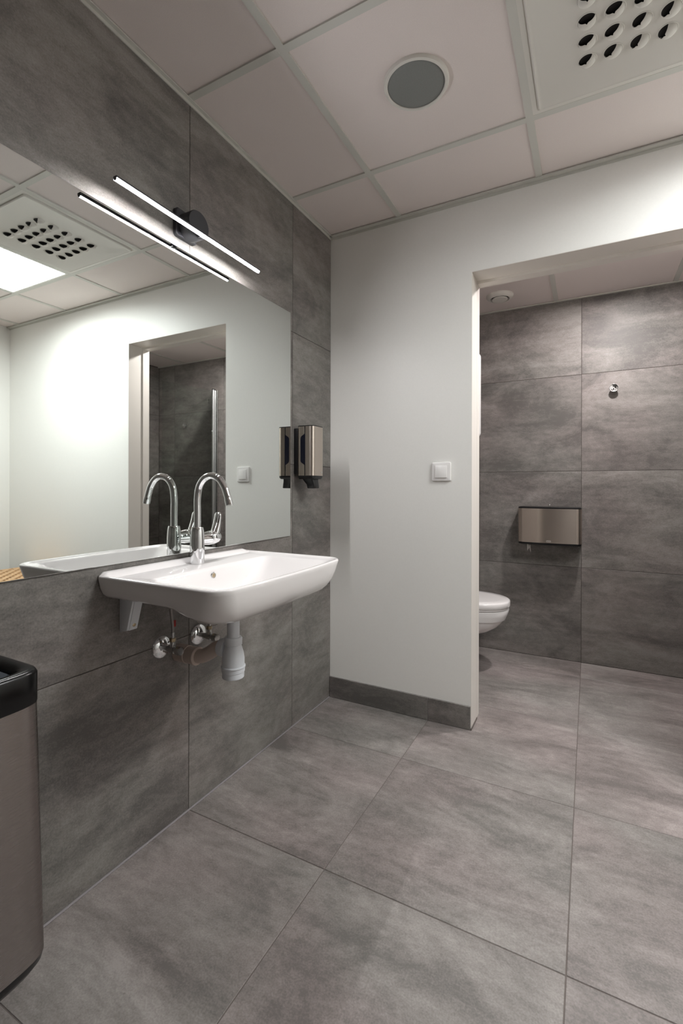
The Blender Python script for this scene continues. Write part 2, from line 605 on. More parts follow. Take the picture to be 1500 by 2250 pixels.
# ------------------------------------------------------------------ ceilings: lay-in boards on tee bars
ceil = struct('ceiling', MB().box(-0.1, XR + 0.1, YB - 0.1, 0.05, H + 0.03, H + 0.08), M['void'],
              'suspended ceiling of the wash room with pale square boards in a tee grid', 'ceiling', smooth=False)
cx = grid_lines(0.0, XR, 0.3702)
cy = grid_lines(YB, 0.0, -0.3533)
TW = 0.024
for a, b in zip(cx, cx[1:]):
    for c, d in zip(cy, cy[1:]):
        xm, ym = (a + b) / 2, (c + d) / 2
        if (abs(ym + 0.6533) < 0.05 and (abs(xm - 1.2702) < 0.05 or abs(xm - 1.8702) < 0.05)):
            continue          # air diffuser and LED panel take these fields
        lay(ceil, (xm, ym, H + 0.0052), b - a, d - c, 0.012, 'down', 'ceil_tile', 'ceiling_board', j=0.006)
for x in cx[1:-1]:
    part('tee_bar', MB().box(x - TW / 2, x + TW / 2, YB, -0.0005, H + 0.0002, H + 0.0058), M['tee'], ceil, smooth=False)
for y in cy[1:-1]:
    for a, b in zip(cx, cx[1:]):
        part('tee_bar', MB().box(a + (TW / 2 if a > 0 else 0), b - (TW / 2 if b < XR else 0), y - TW / 2, y + TW / 2, H, H + 0.0056), M['tee'], ceil, smooth=False)
wa = MB()
wa.box(0.0, 0.014, YB, -0.014, H - 0.0022, H + 0.0022)
wa.box(0.0, 0.003, YB, -0.003, H - 0.012, H + 0.0022)
struct('trim_4', wa, M['tee'], 'pale wall angle along the ceiling over the tiled wall', 'ceiling trim', smooth=False)
wa = MB()
wa.box(0.003, XR, -0.022, 0.0, H - 0.0022, H + 0.0022)
wa.box(0.003, XR, -0.003, 0.0, H - 0.014, H)
wa.box(1.02, XR, -0.024, -0.003, H - 0.0045, H - 0.002)
struct('trim_5', wa, M['tee'], 'pale wall angle along the ceiling over the off-white partition', 'ceiling trim', smooth=False)

ct = struct('ceiling_toilet', MB().box(XT0 - 0.1, XT1 + 0.1, PT, YT + 0.05, HT + 0.03, HT + 0.08), M['void'],
            'lower suspended ceiling of the toilet room', 'ceiling', smooth=False)
cx2 = grid_lines(XT0, XT1, 0.3702)
for a, b in zip(cx2, cx2[1:]):
    lay(ct, ((a + b) / 2, (PT + YT) / 2, HT + 0.0052), b - a, YT - PT, 0.012, 'down', 'ceil_tile', 'ceiling_board', j=0.006)
for x in cx2[1:-1]:
    part('tee_bar', MB().box(x - TW / 2, x + TW / 2, PT, YT, HT, HT + 0.0056), M['tee'], ct, smooth=False)
wa = MB()
wa.box(XT0, XT1, YT - 0.018, YT, HT - 0.002, HT + 0.003)
struct('trim_7', wa, M['tee'], 'wall angle along the ceiling of the toilet room', 'ceiling trim', smooth=False)

# ------------------------------------------------------------------ mirror
mz0, mz1, my0, my1, mt = 0.8395, 1.806, -1.93, -0.3675, 0.0068
mi = thing('mirror', 'wide frameless wall mirror above the white basin', 'mirror', (0.0, (my0 + my1) / 2, mz0))
part('glass_back', MB().box(0.0004, mt - 0.0012, my0, my1, mz0, mz1), M['mirror_edge'], mi, smooth=False)
rings = []
for ins, x in ((0.0, mt - 0.0012), (0.0, mt - 0.0006), (0.0012, mt)):
    rings.append([(x, my0 + ins, mz0 + ins), (x, my1 - ins, mz0 + ins), (x, my1 - ins, mz1 - ins), (x, my0 + ins, mz1 - ins)])
part('mirror_face', MB().loft(rings), M['mirror'], mi, smooth=False)

# ------------------------------------------------------------------ LED bar lamp over the mirror
LY, LZ = -0.962, 1.879
lamp = thing('wall_lamp', 'slim lit LED bar lamp on a dark round mount above the mirror', 'lamp', (0.0, LY, LZ))
def rr_x(x, y0, y1, z0, z1, r, seg=5):
    return [(x, p[0], p[1]) for p in rrect(y0, y1, z0, z1, r, 0, seg)]
part('base_plate', MB().loft([rr_x(0.0003, -1.012, -0.926, 1.838, 1.926, 0.010), rr_x(0.012, -1.012, -0.926, 1.838, 1.926, 0.010),
                              rr_x(0.0145, -1.0095, -0.9285, 1.8405, 1.9235, 0.009)]), M['anthracite'], lamp)
part('round_mount', MB().lathe([(0.043, 0.0145), (0.043, 0.058), (0.0415, 0.0605), (0.0, 0.0605)], (0, LY, LZ), 'x', 48, True, False), M['anthracite'], lamp)
part('clip', MB().box(0.0605, 0.0755, LY - 0.008, LY + 0.008, 1.8335, 1.8445), M['anthracite'], lamp, bevel=0.001)
bx, bz, by0, by1 = 0.0805, 1.8385, -1.275, -0.686
part('bar_housing', MB().box(bx - 0.0068, bx + 0.0064, by0, by1, bz + 0.0012, bz + 0.0062), M['anthracite'], lamp, bevel=0.0008)
dif = MB()
prof = []
for k in range(13):
    a = PI + PI * k / 12
    prof.append((0.0048 * math.cos(a), 0.0052 * math.sin(a)))
prof += [(0.0048, 0.0012), (-0.0048, 0.0012)]
dif.loft([[(bx + c, y, bz + d) for c, d in prof] for y in (by0 + 0.002, by1 - 0.002)])
part('glow_shield', MB().box(bx - 0.0068, bx - 0.0058, by0, by1, bz - 0.0034, bz + 0.0012), M['anthracite'], lamp, smooth=False)  # lip added to keep the bar's glow off the wall behind
bar = part('light_bar', dif, M['bar_light'], lamp)
for y in (by0, by1 - 0.002):
    part('end_cap', MB().loft([[(bx + c * 1.06, yy, bz + d * 1.06) for c, d in prof] for yy in (y, y + 0.002)]), M['anthracite'], lamp)

# ------------------------------------------------------------------ ceiling speaker
sp = thing('ceiling_speaker', 'round ceiling speaker with grey grille in a white ring', 'speaker', (0.673, -0.666, H))
part('ring', MB().lathe([(0.088, 0.0015), (0.088, -0.004), (0.091, -0.006), (0.098, -0.0045), (0.1005, 0.0), (0.1005, 0.0052)], (0.673, -0.666, H), 'z', 64, False, False), M['white_metal'], sp)
part('grille', MB().lathe([(0.0, -0.0062), (0.05, -0.0052), (0.080, -0.003), (0.0885, -0.001), (0.0885, 0.002)], (0.673, -0.666, H), 'z', 64, False, True), M['grille'], sp, angle=80)

# ------------------------------------------------------------------ swirl air diffuser
dx0, dx1, dy0, dy1 = 0.3702 + 0.6 + 0.012, 0.3702 + 1.2 - 0.012, -0.9533 + 0.012, -0.3533 - 0.012
dif_o = thing('air_diffuser', 'square white ceiling air diffuser with rows of small swivel nozzles', 'air diffuser', ((dx0 + dx1) / 2, (dy0 + dy1) / 2, H))
part('outer_frame', MB().loft([rrect(dx0, dx1, dy0, dy1, 0.002, H + 0.006), rrect(dx0, dx1, dy0, dy1, 0.002, H + 0.0005),
                               rrect(dx0 + 0.0140, dx1 - 0.0140, dy0 + 0.0140, dy1 - 0.0140, 0.008, H + 0.0005),
                               rrect(dx0 + 0.0142, dx1 - 0.0142, dy0 + 0.0142, dy1 - 0.0142, 0.008, H + 0.003),
                               rrect(dx0 + 0.0185, dx1 - 0.0185, dy0 + 0.0185, dy1 - 0.0185, 0.012, H + 0.003)], False, False), M['white_metal'], dif_o)
ax0, ax1, ay0, ay1 = dx0 + 0.018, dx1 - 0.018, dy0 + 0.018, dy1 - 0.018
part('face_plate', MB().loft([rrect(ax0, ax1, ay0, ay1, 0.012, H + 0.006), rrect(ax0, ax1, ay0, ay1, 0.012, H - 0.004),
                              rrect(ax0 + 0.004, ax1 - 0.004, ay0 + 0.004, ay1 - 0.004, 0.010, H - 0.0065),
                              rrect(ax0 + 0.009, ax1 - 0.009, ay0 + 0.009, ay1 - 0.009, 0.008, H - 0.0045)]), M['white_metal'], dif_o)
NR = 0.0235
ZF = H - 0.0045
def nozzle_mesh():
    mb = MB()
    mb.lathe([(0.0, -0.0005), (NR - 0.0015, -0.0005), (NR - 0.0012, -0.0014)], (0, 0, 0), 'z', 28, False, False)
    me = mesh_from('nozzle_shade', mb)
    me.materials.append(M['void'])  # flat dark disc: shade of the nozzle's depth put in as colour
    mb = MB()
    mb.lathe([(NR - 0.0012, 0.001), (NR - 0.0008, -0.0018), (NR + 0.0010, -0.0016), (NR + 0.0018, 0.0)], (0, 0, 0), 'z', 28, False, False)
    lip = mesh_from('lip', mb)
    lip.materials.append(M['white_metal'])
    mb = MB()
    # ball-shaped scoop cut by an upright plane, open towards local -x
    rings = []
    n = 21
    CUT = -0.42
    for thick in (0, 1):
        R = NR - 0.0012 - 0.0010 * thick
        for k in range(8):
            el = (k / 7.0) * PI / 2 * 0.985
            ce = math.cos(el)
            lim = PI * 0.999 if ce <= abs(CUT) else math.acos(CUT / ce)
            ring = []
            for i in range(n):
                az = -lim + 2 * lim * i / (n - 1)
                ring.append((R * ce * math.cos(az), R * ce * math.sin(az), -0.72 * R * math.sin(el) + 0.0002))
            rings.append(ring)
    out, inn = rings[:8], rings[8:]
    mb.loft(out, False, False, closed=False)
    mb.loft(inn, False, False, closed=False)
    for side in (0, n - 1):
        mb.loft([[r[side] for r in out], [r[side] for r in inn]], False, False, closed=False)
    mb.loft([out[-1], inn[-1]], False, False, closed=False)
    sc = mesh_from('scoop', mb, angle=50)
    sc.materials.append(M['white_metal'])
    return me, lip, sc
nz, lp, scp = nozzle_mesh()
for i in range(5):
    for j in range(5):
        x, y = 1.1442 + 0.0648 * i, -0.518 - 0.0655 * j
        o = link('nozzle_shade', nz, None, dif_o, (x, y, ZF))
        c = link('lip', lp, None, o, (x, y, ZF))
        s_ = link('scoop', scp, None, o, (x, y, ZF))
        # local -x (the open side) turned towards world direction `ang`
        ang = math.radians(240 - 13 * i + 12 * j)
        s_.rotation_euler = (0, 0, ang - PI)

# ------------------------------------------------------------------ LED ceiling panel (seen in the mirror)
lx0, lx1 = 1.5702 + 0.013, 2.1702 - 0.013
def led_panel(ya, yb_, label):
    t = thing('ceiling_light', label, 'ceiling light', ((lx0 + lx1) / 2, (ya + yb_) / 2, H))
    part('frame', MB().loft([rrect(lx0, lx1, ya, yb_, 0.002, H + 0.01), rrect(lx0, lx1, ya, yb_, 0.002, H + 0.0005),
                             rrect(lx0 + 0.012, lx1 - 0.012, ya + 0.012, yb_ - 0.012, 0.002, H + 0.0005),
                             rrect(lx0 + 0.012, lx1 - 0.012, ya + 0.012, yb_ - 0.012, 0.002, H + 0.01)], False, False), M['white_metal'], t)
    part('light_diffuser', MB().box(lx0 + 0.012, lx1 - 0.012, ya + 0.012, yb_ - 0.012, H + 0.002, H + 0.008), M['panel_light'], t, smooth=False)
    ld_ = bpy.data.lights.new('led_panel_light', 'AREA')     # the lamp's own light, with the narrower beam of a prismatic panel
    ld_.shape = 'SQUARE'
    ld_.size = lx1 - lx0 - 0.03
    ld_.spread = math.radians(PANEL_SPREAD)
    ld_.energy = PANEL_W
    ld_.color = (0.975, 1.0, 0.995)
    lo = bpy.data.objects.new('led_panel_light', ld_)
    COL.objects.link(lo)
    lo.parent = t
    lo.location = (0, 0, 0.0012)
    return t
led_panel(dy0, dy1, 'bright square LED ceiling panel showing in the mirror')

# ------------------------------------------------------------------ wash basin
by_a, by_b, zt = -1.265, -0.665, 0.815
def sstep(a, b, x):
    t = min(1.0, max(0.0, (x - a) / (b - a)))
    return t * t * (3 - 2 * t)
def ring_b(ixb, isd, ifr, z, rb, rf, drop=0.0):
    """outer ring: inset at back, sides, front; the front half hangs `drop` lower"""
    r = dense(rrect(0.0 + ixb, 0.438 - ifr, by_a + isd, by_b - isd, (rb, rf, rf, rb), z, 8), 8, 14)
    out = []
    for x, y, zz in r:
        t = (y - (by_a + by_b) / 2) / 0.3
        bow = 0.018 * max(0.0, x) / 0.44 * (t * t)
        out.append((x - bow, y, zz - drop * sstep(0.235, 0.325, x)))
    return out
basin = thing('wash_basin', 'white ceramic wall-hung wash basin under the mirror', 'wash basin', (0.0, -0.965, 0.70))
outer = [
    ring_b(0.175, 0.205, 0.150, 0.7015, 0.04, 0.05),
    ring_b(0.155, 0.185, 0.112, 0.7045, 0.04, 0.05, 0.0015),
    ring_b(0.140, 0.165, 0.086, 0.7120, 0.04, 0.05, 0.006),
    ring_b(0.125, 0.145, 0.070, 0.724, 0.03, 0.05, 0.014),
    ring_b(0.110, 0.128, 0.060, 0.736, 0.02, 0.05, 0.022),
    ring_b(0.080, 0.100, 0.052, 0.7445, 0.01, 0.05, 0.027),
    ring_b(0.0005, 0.046, 0.038, 0.747, 0.004, 0.055, 0.024),
    ring_b(0.0005, 0.027, 0.025, 0.7535, 0.004, 0.06, 0.017),
    ring_b(0.0005, 0.014, 0.014, 0.764, 0.004, 0.06, 0.009),
    ring_b(0.0005, 0.006, 0.006, 0.781, 0.004, 0.06, 0.003),
    ring_b(0.0005, 0.0015, 0.0015, 0.800, 0.004, 0.056),
    ring_b(0.0005, 0.0, 0.0, 0.8095, 0.004, 0.052),
    ring_b(0.0005, 0.0012, 0.0012, 0.8135, 0.004, 0.051),
    ring_b(0.0015, 0.0045, 0.0045, zt, 0.004, 0.048),
    ring_b(0.005, 0.0105, 0.0105, zt - 0.0005, 0.004, 0.043),
    ring_b(0.012, 0.0155, 0.0155, zt - 0.0035, 0.006, 0.040),
]
def ring_i(x0, x1, y0, y1, z, r):
    return dense(rrect(x0, x1, y0, y1, r, z, 8), 8, 14)
inner = [
    ring_b(0.020, 0.0185, 0.0185, zt - 0.0050, 0.010, 0.038),
    ring_i(0.132, 0.404, -1.226, -0.704, zt - 0.0062, 0.030),
    ring_i(0.138, 0.400, -1.216, -0.714, zt - 0.0090, 0.030),
    ring_i(0.143, 0.395, -1.203, -0.728, zt - 0.0165, 0.032),
    ring_i(0.150, 0.385, -1.170, -0.765, zt - 0.037, 0.036),
    ring_i(0.158, 0.372, -1.130, -0.805, zt - 0.060, 0.04),
    ring_i(0.168, 0.354, -1.090, -0.845, zt - 0.083, 0.045),
    ring_i(0.182, 0.332, -1.055, -0.880, zt - 0.098, 0.05),
    ring_i(0.205, 0.305, -1.015, -0.918, zt - 0.104, 0.045),
]
bmb = MB()
bmb.loft(outer + inner)
part('basin_body', bmb, M['ceramic'], basin, angle=50)
# raised strip along the wall, with sloping ends
ld = MB()
secs = []
for y, h in ((-1.2605, 0.0), (-1.250, 0.0085), (-0.700, 0.0085), (-0.672, 0.0)):
    z = zt + h
    secs.append([(0.0006, y, zt - 0.006), (0.040, y, zt - 0.006), (0.034, y, zt - 0.0035 + h * 0.1), (0.022, y, z - 0.0012), (0.017, y, z), (0.0006, y, z)])
ld.loft(secs)
part('back_ledge', ld, M['ceramic'], basin, angle=50)
# overflow opening and drain
oy, oz = -0.99, 0.7845
ov = MB()
ov.lathe([(0.0068, -0.0015), (0.0068, 0.0015), (0.0088, 0.0018), (0.0098, 0.0)], (0.1492, oy, oz), 'x', 24, True, False)
part('overflow_ring', ov, M['chrome_dull'], basin)
part('overflow_hole', MB().lathe([(0.0, 0.0008), (0.0069, 0.0008)], (0.1492, oy, oz), 'x', 24, False, False), M['brass'], basin)
dr = MB()
dr.lathe([(0.031, 0.0), (0.031, 0.0022), (0.026, 0.003), (0.022, 0.0008), (0.0, 0.0004)], (0.235, -0.965, zt - 0.104), 'z', 32, True, False)
part('drain', dr, M['chrome'], basin)

# bracket under the left end
br = thing('basin_bracket', 'white plastic bracket screwed to the wall under the near end of the basin', 'bracket', (0.0, -1.192, 0.648))
yb = -1.199
part('wall_leg', MB().add([(0.0004, yb, 0.648), (0.0004, yb, 0.7435), (0.055, yb, 0.7435), (0.030, yb, 0.655),
                           (0.0004, yb + 0.007, 0.648), (0.0004, yb + 0.007, 0.7435), (0.055, yb + 0.007, 0.7435), (0.030, yb + 0.007, 0.655)],
                          [(0, 1, 2, 3), (4, 7, 6, 5), (0, 3, 7, 4), (3, 2, 6, 7), (2, 1, 5, 6), (1, 0, 4, 5)]), M['pvc_white'], br, bevel=0.001)
part('support_arm', MB().loft([[(x, y, z) for x, z in ((0.0004, 0.7380), (0.14, 0.7390), (0.14, 0.7435), (0.0004, 0.7435))] for y in (yb + 0.0075, yb + 0.034)]), M['pvc_white'], br, bevel=0.001)
part('front_flange', MB().loft([[(0.0262, y, 0.6550), (0.0302, y, 0.6535), (0.0545, y, 0.7378), (0.0500, y, 0.7378)] for y in (yb + 0.0072, yb + 0.034)]), M['pvc_white'], br, bevel=0.001)
part('screw', MB().lathe([(0.0055, 0.0), (0.0055, 0.0022), (0.003, 0.0034), (0.0, 0.0034)], (0.0325, yb + 0.021, 0.668), 'x', 20, True, False), M['brass'], br)

# ------------------------------------------------------------------ faucet
FX, FY, FZ = 0.058, -0.965, zt - 0.0052
fa = thing('faucet', 'chrome basin faucet with arched spout and side lever', 'faucet', (FX, FY, FZ))
part('body', MB().lathe([(0.0215, 0.0), (0.0222, 0.003), (0.0225, 0.04), (0.0222, 0.075), (0.0205, 0.100), (0.0185, 0.112), (0.0172, 0.1145), (0.0, 0.1145)],
                        (FX, FY, FZ), 'z', 40, True, False), M['chrome'], fa, angle=50)
sp_pts = spline([(FX, FY, FZ + 0.110), (FX, FY, FZ + 0.16), (FX, FY, FZ + 0.205), (0.066, FY, FZ + 0.243), (0.088, FY, FZ + 0.268), (0.118, FY, FZ + 0.276),
                 (0.147, FY, FZ + 0.266), (0.168, FY, FZ + 0.242), (0.180, FY, FZ + 0.215), (0.1835, FY, FZ + 0.204)], 7)
spo = part('spout', MB().tube(sp_pts, 0.0108, 24), M['chrome'], fa, angle=60)
part('aerator', MB().tube([(0.1828, FY, FZ + 0.206), (0.1842, FY, FZ + 0.2015), (0.1850, FY, FZ + 0.199), (0.1890, FY, FZ + 0.186), (0.1888, FY, FZ + 0.1865)], [0.0112, 0.0118, 0.0118, 0.0118, 0.008], 24), M['chrome'], spo)
AZ = FZ + 0.076
part('side_arm', MB().lathe([(0.0190, 0.008), (0.0205, 0.026), (0.0228, 0.044), (0.0230, 0.0495), (0.0222, 0.0505)], (FX, FY, AZ), 'y', 32, True, True), M['chrome'], fa, angle=50)
part('lever_cap', MB().lathe([(0.0218, 0.0518), (0.0229, 0.053), (0.0226, 0.066), (0.0200, 0.084), (0.0125, 0.097), (0.0, 0.102)], (FX, FY, AZ), 'y', 32, True, False), M['chrome'], fa, angle=60)
lv = MB()
lrings = []
for t in range(13):
    u = t / 12.0
    yc = FY + 0.074 + 0.016 * math.sin(u * 1.6) + 0.003 * u
    zc = AZ + 0.002 + 0.080 * u
    w = (0.0170 * (1 - u) + 0.0135 * u) * (1.0 if u < 0.86 else math.sqrt(max(0.03, 1 - ((u - 0.86) / 0.145) ** 2)))
    th = 0.0120 * (1 - u) ** 1.5 + 0.0062
    ring = []
    for k in range(20):
        a = 2 * PI * k / 20
        ring.append((FX + w * math.cos(a), yc + th * math.sin(a), zc + (0.004 * math.sin(a) if u < 0.2 else 0)))
    lrings.append(ring)
lv.loft(lrings)
part('lever', lv, M['chrome'], fa, angle=60)

# ------------------------------------------------------------------ shut-off valves
def valve(y, z, label):
    v = thing('shutoff_valve', label, 'valve', (0.0, y, z), 'chrome stop valves under the basin')
    part('escutcheon', MB().lathe([(0.035, 0.0004), (0.0345, 0.003), (0.030, 0.008), (0.018, 0.0125), (0.0115, 0.0135)], (0, y, z), 'x', 40, True, True), M['chrome'], v, angle=50)
    part('stem_pipe', MB().lathe([(0.0085, 0.013), (0.0085, 0.040), (0.0105, 0.0405), (0.0105, 0.058), (0.008, 0.0585), (0.008, 0.064)], (0, y, z), 'x', 20), M['chrome_dull'], v)
    k = part('knob', MB().lathe([(0.0095, 0.064), (0.0128, 0.066), (0.0132, 0.080), (0.0118, 0.084), (0.006, 0.0845), (0.0, 0.084)], (0, y, z), 'x', 8, True, False), M['chrome_dull'], v, angle=30)
    part('outlet', MB().lathe([(0.0075, 0.0), (0.0075, 0.018)], (0.049, y, z + 0.008), 'z', 20), M['chrome_dull'], v)
    part('nut', MB().lathe([(0.0088, 0.0), (0.0098, 0.001), (0.0098, 0.010), (0.0088, 0.011)], (0.049, y, z + 0.024), 'z', 6), M['brass'], v, angle=20)
    return v
valve(-1.055, 0.5635, 'chrome stop valve under the basin on the side towards the bin')
valve(-0.902, 0.5600, 'chrome stop valve half hidden behind the basin bowl')
def hose(pts, label, red):
    h = thing('supply_hose', label, 'hose', pts[0], 'hoses under the basin')
    pp = spline(pts, 8)
    part('hose_line', MB().tube(pp, 0.0042, 12), M['hose'], h)
    part('ferrule', MB().tube([pp[0], pp[0] + (pp[3] - pp[0]).normalized() * 0.018], 0.0058, 12), M['chrome_dull'], h)
    if red:
        c = pp[len(pp) // 3]
        part('tag', MB().box(c.x - 0.0015, c.x + 0.0015, c.y + 0.002, c.y + 0.012, c.z - 0.009, c.z + 0.010), M['red'], h, label='small red tag')
    return h
hose([(0.049, -1.055, 0.598), (0.050, -1.057, 0.640), (0.052, -1.066, 0.690), (0.054, -1.072, 0.735)], 'thin supply hose with a red tag rising from the nearer stop valve', True)
hose([(0.049, -0.902, 0.595), (0.052, -0.904, 0.635), (0.060, -0.915, 0.690), (0.066, -0.925, 0.738)], 'thin supply hose rising behind the basin bowl', False)

# ------------------------------------------------------------------ bottle trap and waste pipe
TX, TY = 0.205, -0.965
trap = thing('bottle_trap', 'white plastic bottle trap under the basin', 'drain trap', (TX, TY, 0.478))
part('tail_pipe', MB().lathe([(0.0185, 0.585), (0.0185, 0.700)], (TX, TY, 0), 'z', 32), M['pvc_white'], trap)
part('top_nut', MB().lathe([(0.0225, 0.5765), (0.0262, 0.578), (0.0268, 0.596), (0.0245, 0.600), (0.0190, 0.6005)], (TX, TY, 0), 'z', 32), M['pvc_white'], trap)
part('bottle', MB().lathe([(0.0330, 0.512), (0.0338, 0.520), (0.0335, 0.535), (0.0310, 0.553), (0.0265, 0.568), (0.0235, 0.5765)], (TX, TY, 0), 'z', 40), M['pvc_white'], trap, angle=50)
part('cup', MB().lathe([(0.0, 0.4785), (0.030, 0.4785), (0.0325, 0.481), (0.0328, 0.497), (0.0342, 0.498), (0.0348, 0.509), (0.0365, 0.511), (0.0362, 0.5145), (0.0335, 0.516)], (TX, TY, 0), 'z', 40, False, True), M['pvc_white'], trap, angle=30)
OZ = 0.562
part('side_nut', MB().lathe([(0.0200, -0.024), (0.0265, -0.026), (0.0275, -0.044), (0.0262, -0.048), (0.0215, -0.0485)], (TX, TY, OZ), 'x', 32), M['pvc_white'], trap)
wp = thing('waste_pipe', 'grey plastic waste pipe bending from the trap into the wall', 'pipe', (0.0, -0.985, 0.525))
pth = spline([(TX - 0.044, TY, OZ), (0.142, -0.967, 0.557), (0.118, -0.973, 0.540), (0.094, -0.979, 0.528), (0.062, -0.983, 0.526), (0.040, -0.985, 0.526)], 7)
part('elbow', MB().tube(pth, 0.0212, 24), M['pvc_grey'], wp, angle=60)
part('socket_ring', MB().lathe([(0.0215, 0.068), (0.0278, 0.069), (0.0282, 0.078), (0.0268, 0.0795), (0.0215, 0.080)], (0, -0.983, 0.526), 'x', 32), M['pvc_grey'], wp)
part('wall_socket', MB().lathe([(0.0275, 0.0004), (0.0275, 0.042), (0.0262, 0.043), (0.0262, 0.069)], (0, -0.985, 0.526), 'x', 32), M['pvc_grey'], wp)

# ------------------------------------------------------------------ soap dispenser
sy0, sy1 = -0.335, -0.236
so = thing('soap_dispenser', 'brushed steel soap dispenser on the tiled wall beside the mirror', 'soap dispenser', (0.0, (sy0 + sy1) / 2, 1.045))
def plan(x0, x1, y0, y1, r, zlist):
    return [[(x, y, z) for x, y, _ in rrect(x0, x1, y0, y1, r, 0, 7)] for z in zlist]
z0s, z1s = 1.101, 1.3155
part('back_plate', MB().loft(plan(0.0004, 0.020, sy0 + 0.003, sy1 - 0.003, 0.003, (1.108, 1.309))), M['black'], so, bevel=0.002)
part('rear_shell', MB().loft(plan(0.0205, 0.0555, sy0, sy1, (0.009, 0.001, 0.001, 0.009), (z0s, z1s))), M['steel'], so)
part('seam', MB().loft(plan(0.0556, 0.0605, sy0 + 0.0012, sy1 - 0.0012, 0.001, (z0s, z1s))), M['black'], so)
part('front_cover', MB().loft(plan(0.0606, 0.100, sy0, sy1, (0.001, 0.021, 0.021, 0.001), (z0s, z1s))), M['steel'], so)
part('lid', MB().loft(plan(0.020, 0.1005, sy0 - 0.0005, sy1 + 0.0005, (0.009, 0.0212, 0.0212, 0.009), (z1s + 0.0002, z1s + 0.0035))), M['black'], so)
part('chin', MB().loft([[(x, y, 1.087) for x, y, _ in rrect(0.022, 0.094, sy0 + 0.006, sy1 - 0.006, (0.008, 0.018, 0.018, 0.008), 0, 7)],
                        [(x, y, 1.093) for x, y, _ in rrect(0.0205, 0.0995, sy0 + 0.0005, sy1 - 0.0005, (0.009, 0.021, 0.021, 0.009), 0, 7)],
                        [(x, y, z0s - 0.0002) for x, y, _ in rrect(0.0205, 0.0995, sy0 + 0.0005, sy1 - 0.0005, (0.009, 0.021, 0.021, 0.009), 0, 7)]]), M['black'], so)
part('push_spout', MB().loft([[(x, y, z) for x, y, _ in rrect(a, b, (sy0 + sy1) / 2 - w, (sy0 + sy1) / 2 + w, 0.012, 0, 6)]
                              for a, b, w, z in ((0.052, 0.092, 0.023, 1.0455), (0.051, 0.094, 0.024, 1.048), (0.048, 0.092, 0.0245, 1.062), (0.036, 0.088, 0.027, 1.076), (0.030, 0.086, 0.030, 1.0868))]), M['black'], so, angle=50)
for sgn, y in ((-1, sy0), (1, sy1)):
    yo = y + sgn * 0.0006
    w = [(0.0405, 1.158), (0.0605, 1.146), (0.0605, 1.285), (0.0405, 1.272), (0.0365, 1.264), (0.0365, 1.166)]
    w = [w[5], w[0], w[1], w[2], w[3], w[4]]
    part('level_window', MB().loft([[(x, y - sgn * 0.0005, z) for x, z in w], [(x, yo, z) for x, z in w]]), M['window_dark'], so, smooth=False, label='dark level window')
part('emblem', MB().loft([rr_x(0.1002, -0.2645, -0.2565, 1.112, 1.120, 0.001, 3), rr_x(0.1006, -0.2645, -0.2565, 1.112, 1.120, 0.001, 3)]), M['mark'], so, smooth=False)

# ------------------------------------------------------------------ light switch
sw = thing('light_switch', 'white square light switch on the off-white partition wall', 'light switch', (0.568, 0.0, 1.121))
def plate_y(x0, x1, z0, z1, r, ylist, seg=4):
    return [[(p[0], y, p[1]) for p in rrect(x0 + i, x1 - i, z0 + i, z1 - i, r, 0, seg)] for y, i in ylist]
part('frame', MB().loft(plate_y(0.5255, 0.6105, 1.0795, 1.1625, 0.005, ((-0.0003, 0), (-0.006, 0), (-0.0085, 0.0015), (-0.0105, 0.010)))), M['switch'], sw)
part('rocker', MB().loft([[(0.5415, -0.0106, 1.094), (0.5945, -0.0106, 1.094), (0.5945, -0.0106, 1.148), (0.5415, -0.0106, 1.148)],
                          [(0.5415, -0.0150, 1.094), (0.5945, -0.0150, 1.094), (0.5945, -0.0118, 1.148), (0.5415, -0.0118, 1.148)]]), M['switch'], sw, bevel=0.0012)

# ------------------------------------------------------------------ waste bin hung on the wall
WX0, WX1, WY1 = 0.018, 0.226, -1.517
WY0 = WY1 - 0.36
wbn = thing('waste_bin', 'brushed steel waste bin with black rim beside the tiled wall', 'waste bin', ((WX0 + WX1) / 2, (WY0 + WY1) / 2, 0.12))
def soft(x0, x1, y0, y1, r, z, bulge=0.010):
    """rounded rectangle with slightly bowed sides"""
    out = []
    cx_, cy_ = (x0 + x1) / 2, (y0 + y1) / 2
    a, b = (x1 - x0) / 2, (y1 - y0) / 2
    n = 120
    for i in range(n):
        t = 2 * PI * i / n
        t = t - 0.20 * math.sin(4 * t)
        c, s = math.cos(t), math.sin(t)
        e = 2.0 / 7.5
        out.append((cx_ + a * math.copysign(abs(c) ** e, c), cy_ + b * math.copysign(abs(s) ** e, s), z))
    return out
def wr(i, z, tap=0.0):
    return soft(WX0 - i * 0.4, WX1 + i, WY0 - i, WY1 + i, 0.05, z)
part('body', MB().loft([wr(0.002, 0.152), wr(0.0, 0.25), wr(-0.004, 0.45), wr(-0.008, 0.6405)]), M['steel_bin'], wbn, angle=60)
rim = [wr(i - 0.008, z) for i, z in ((-0.002, 0.632), (0.0, 0.634), (0.001, 0.638), (0.001, 0.692), (-0.002, 0.698), (-0.008, 0.7005), (-0.020, 0.699), (-0.026, 0.694), (-0.027, 0.655), (-0.027, 0.632))]
part('rim', MB().loft(rim, False, False), M['black_soft'], wbn, angle=60)
part('base', MB().loft([wr(-0.040, 0.112), wr(-0.022, 0.114), wr(-0.010, 0.124), wr(-0.001, 0.138), wr(0.0015, 0.1518)]), M['black_soft'], wbn, angle=50)
ln = MB()
lr = []
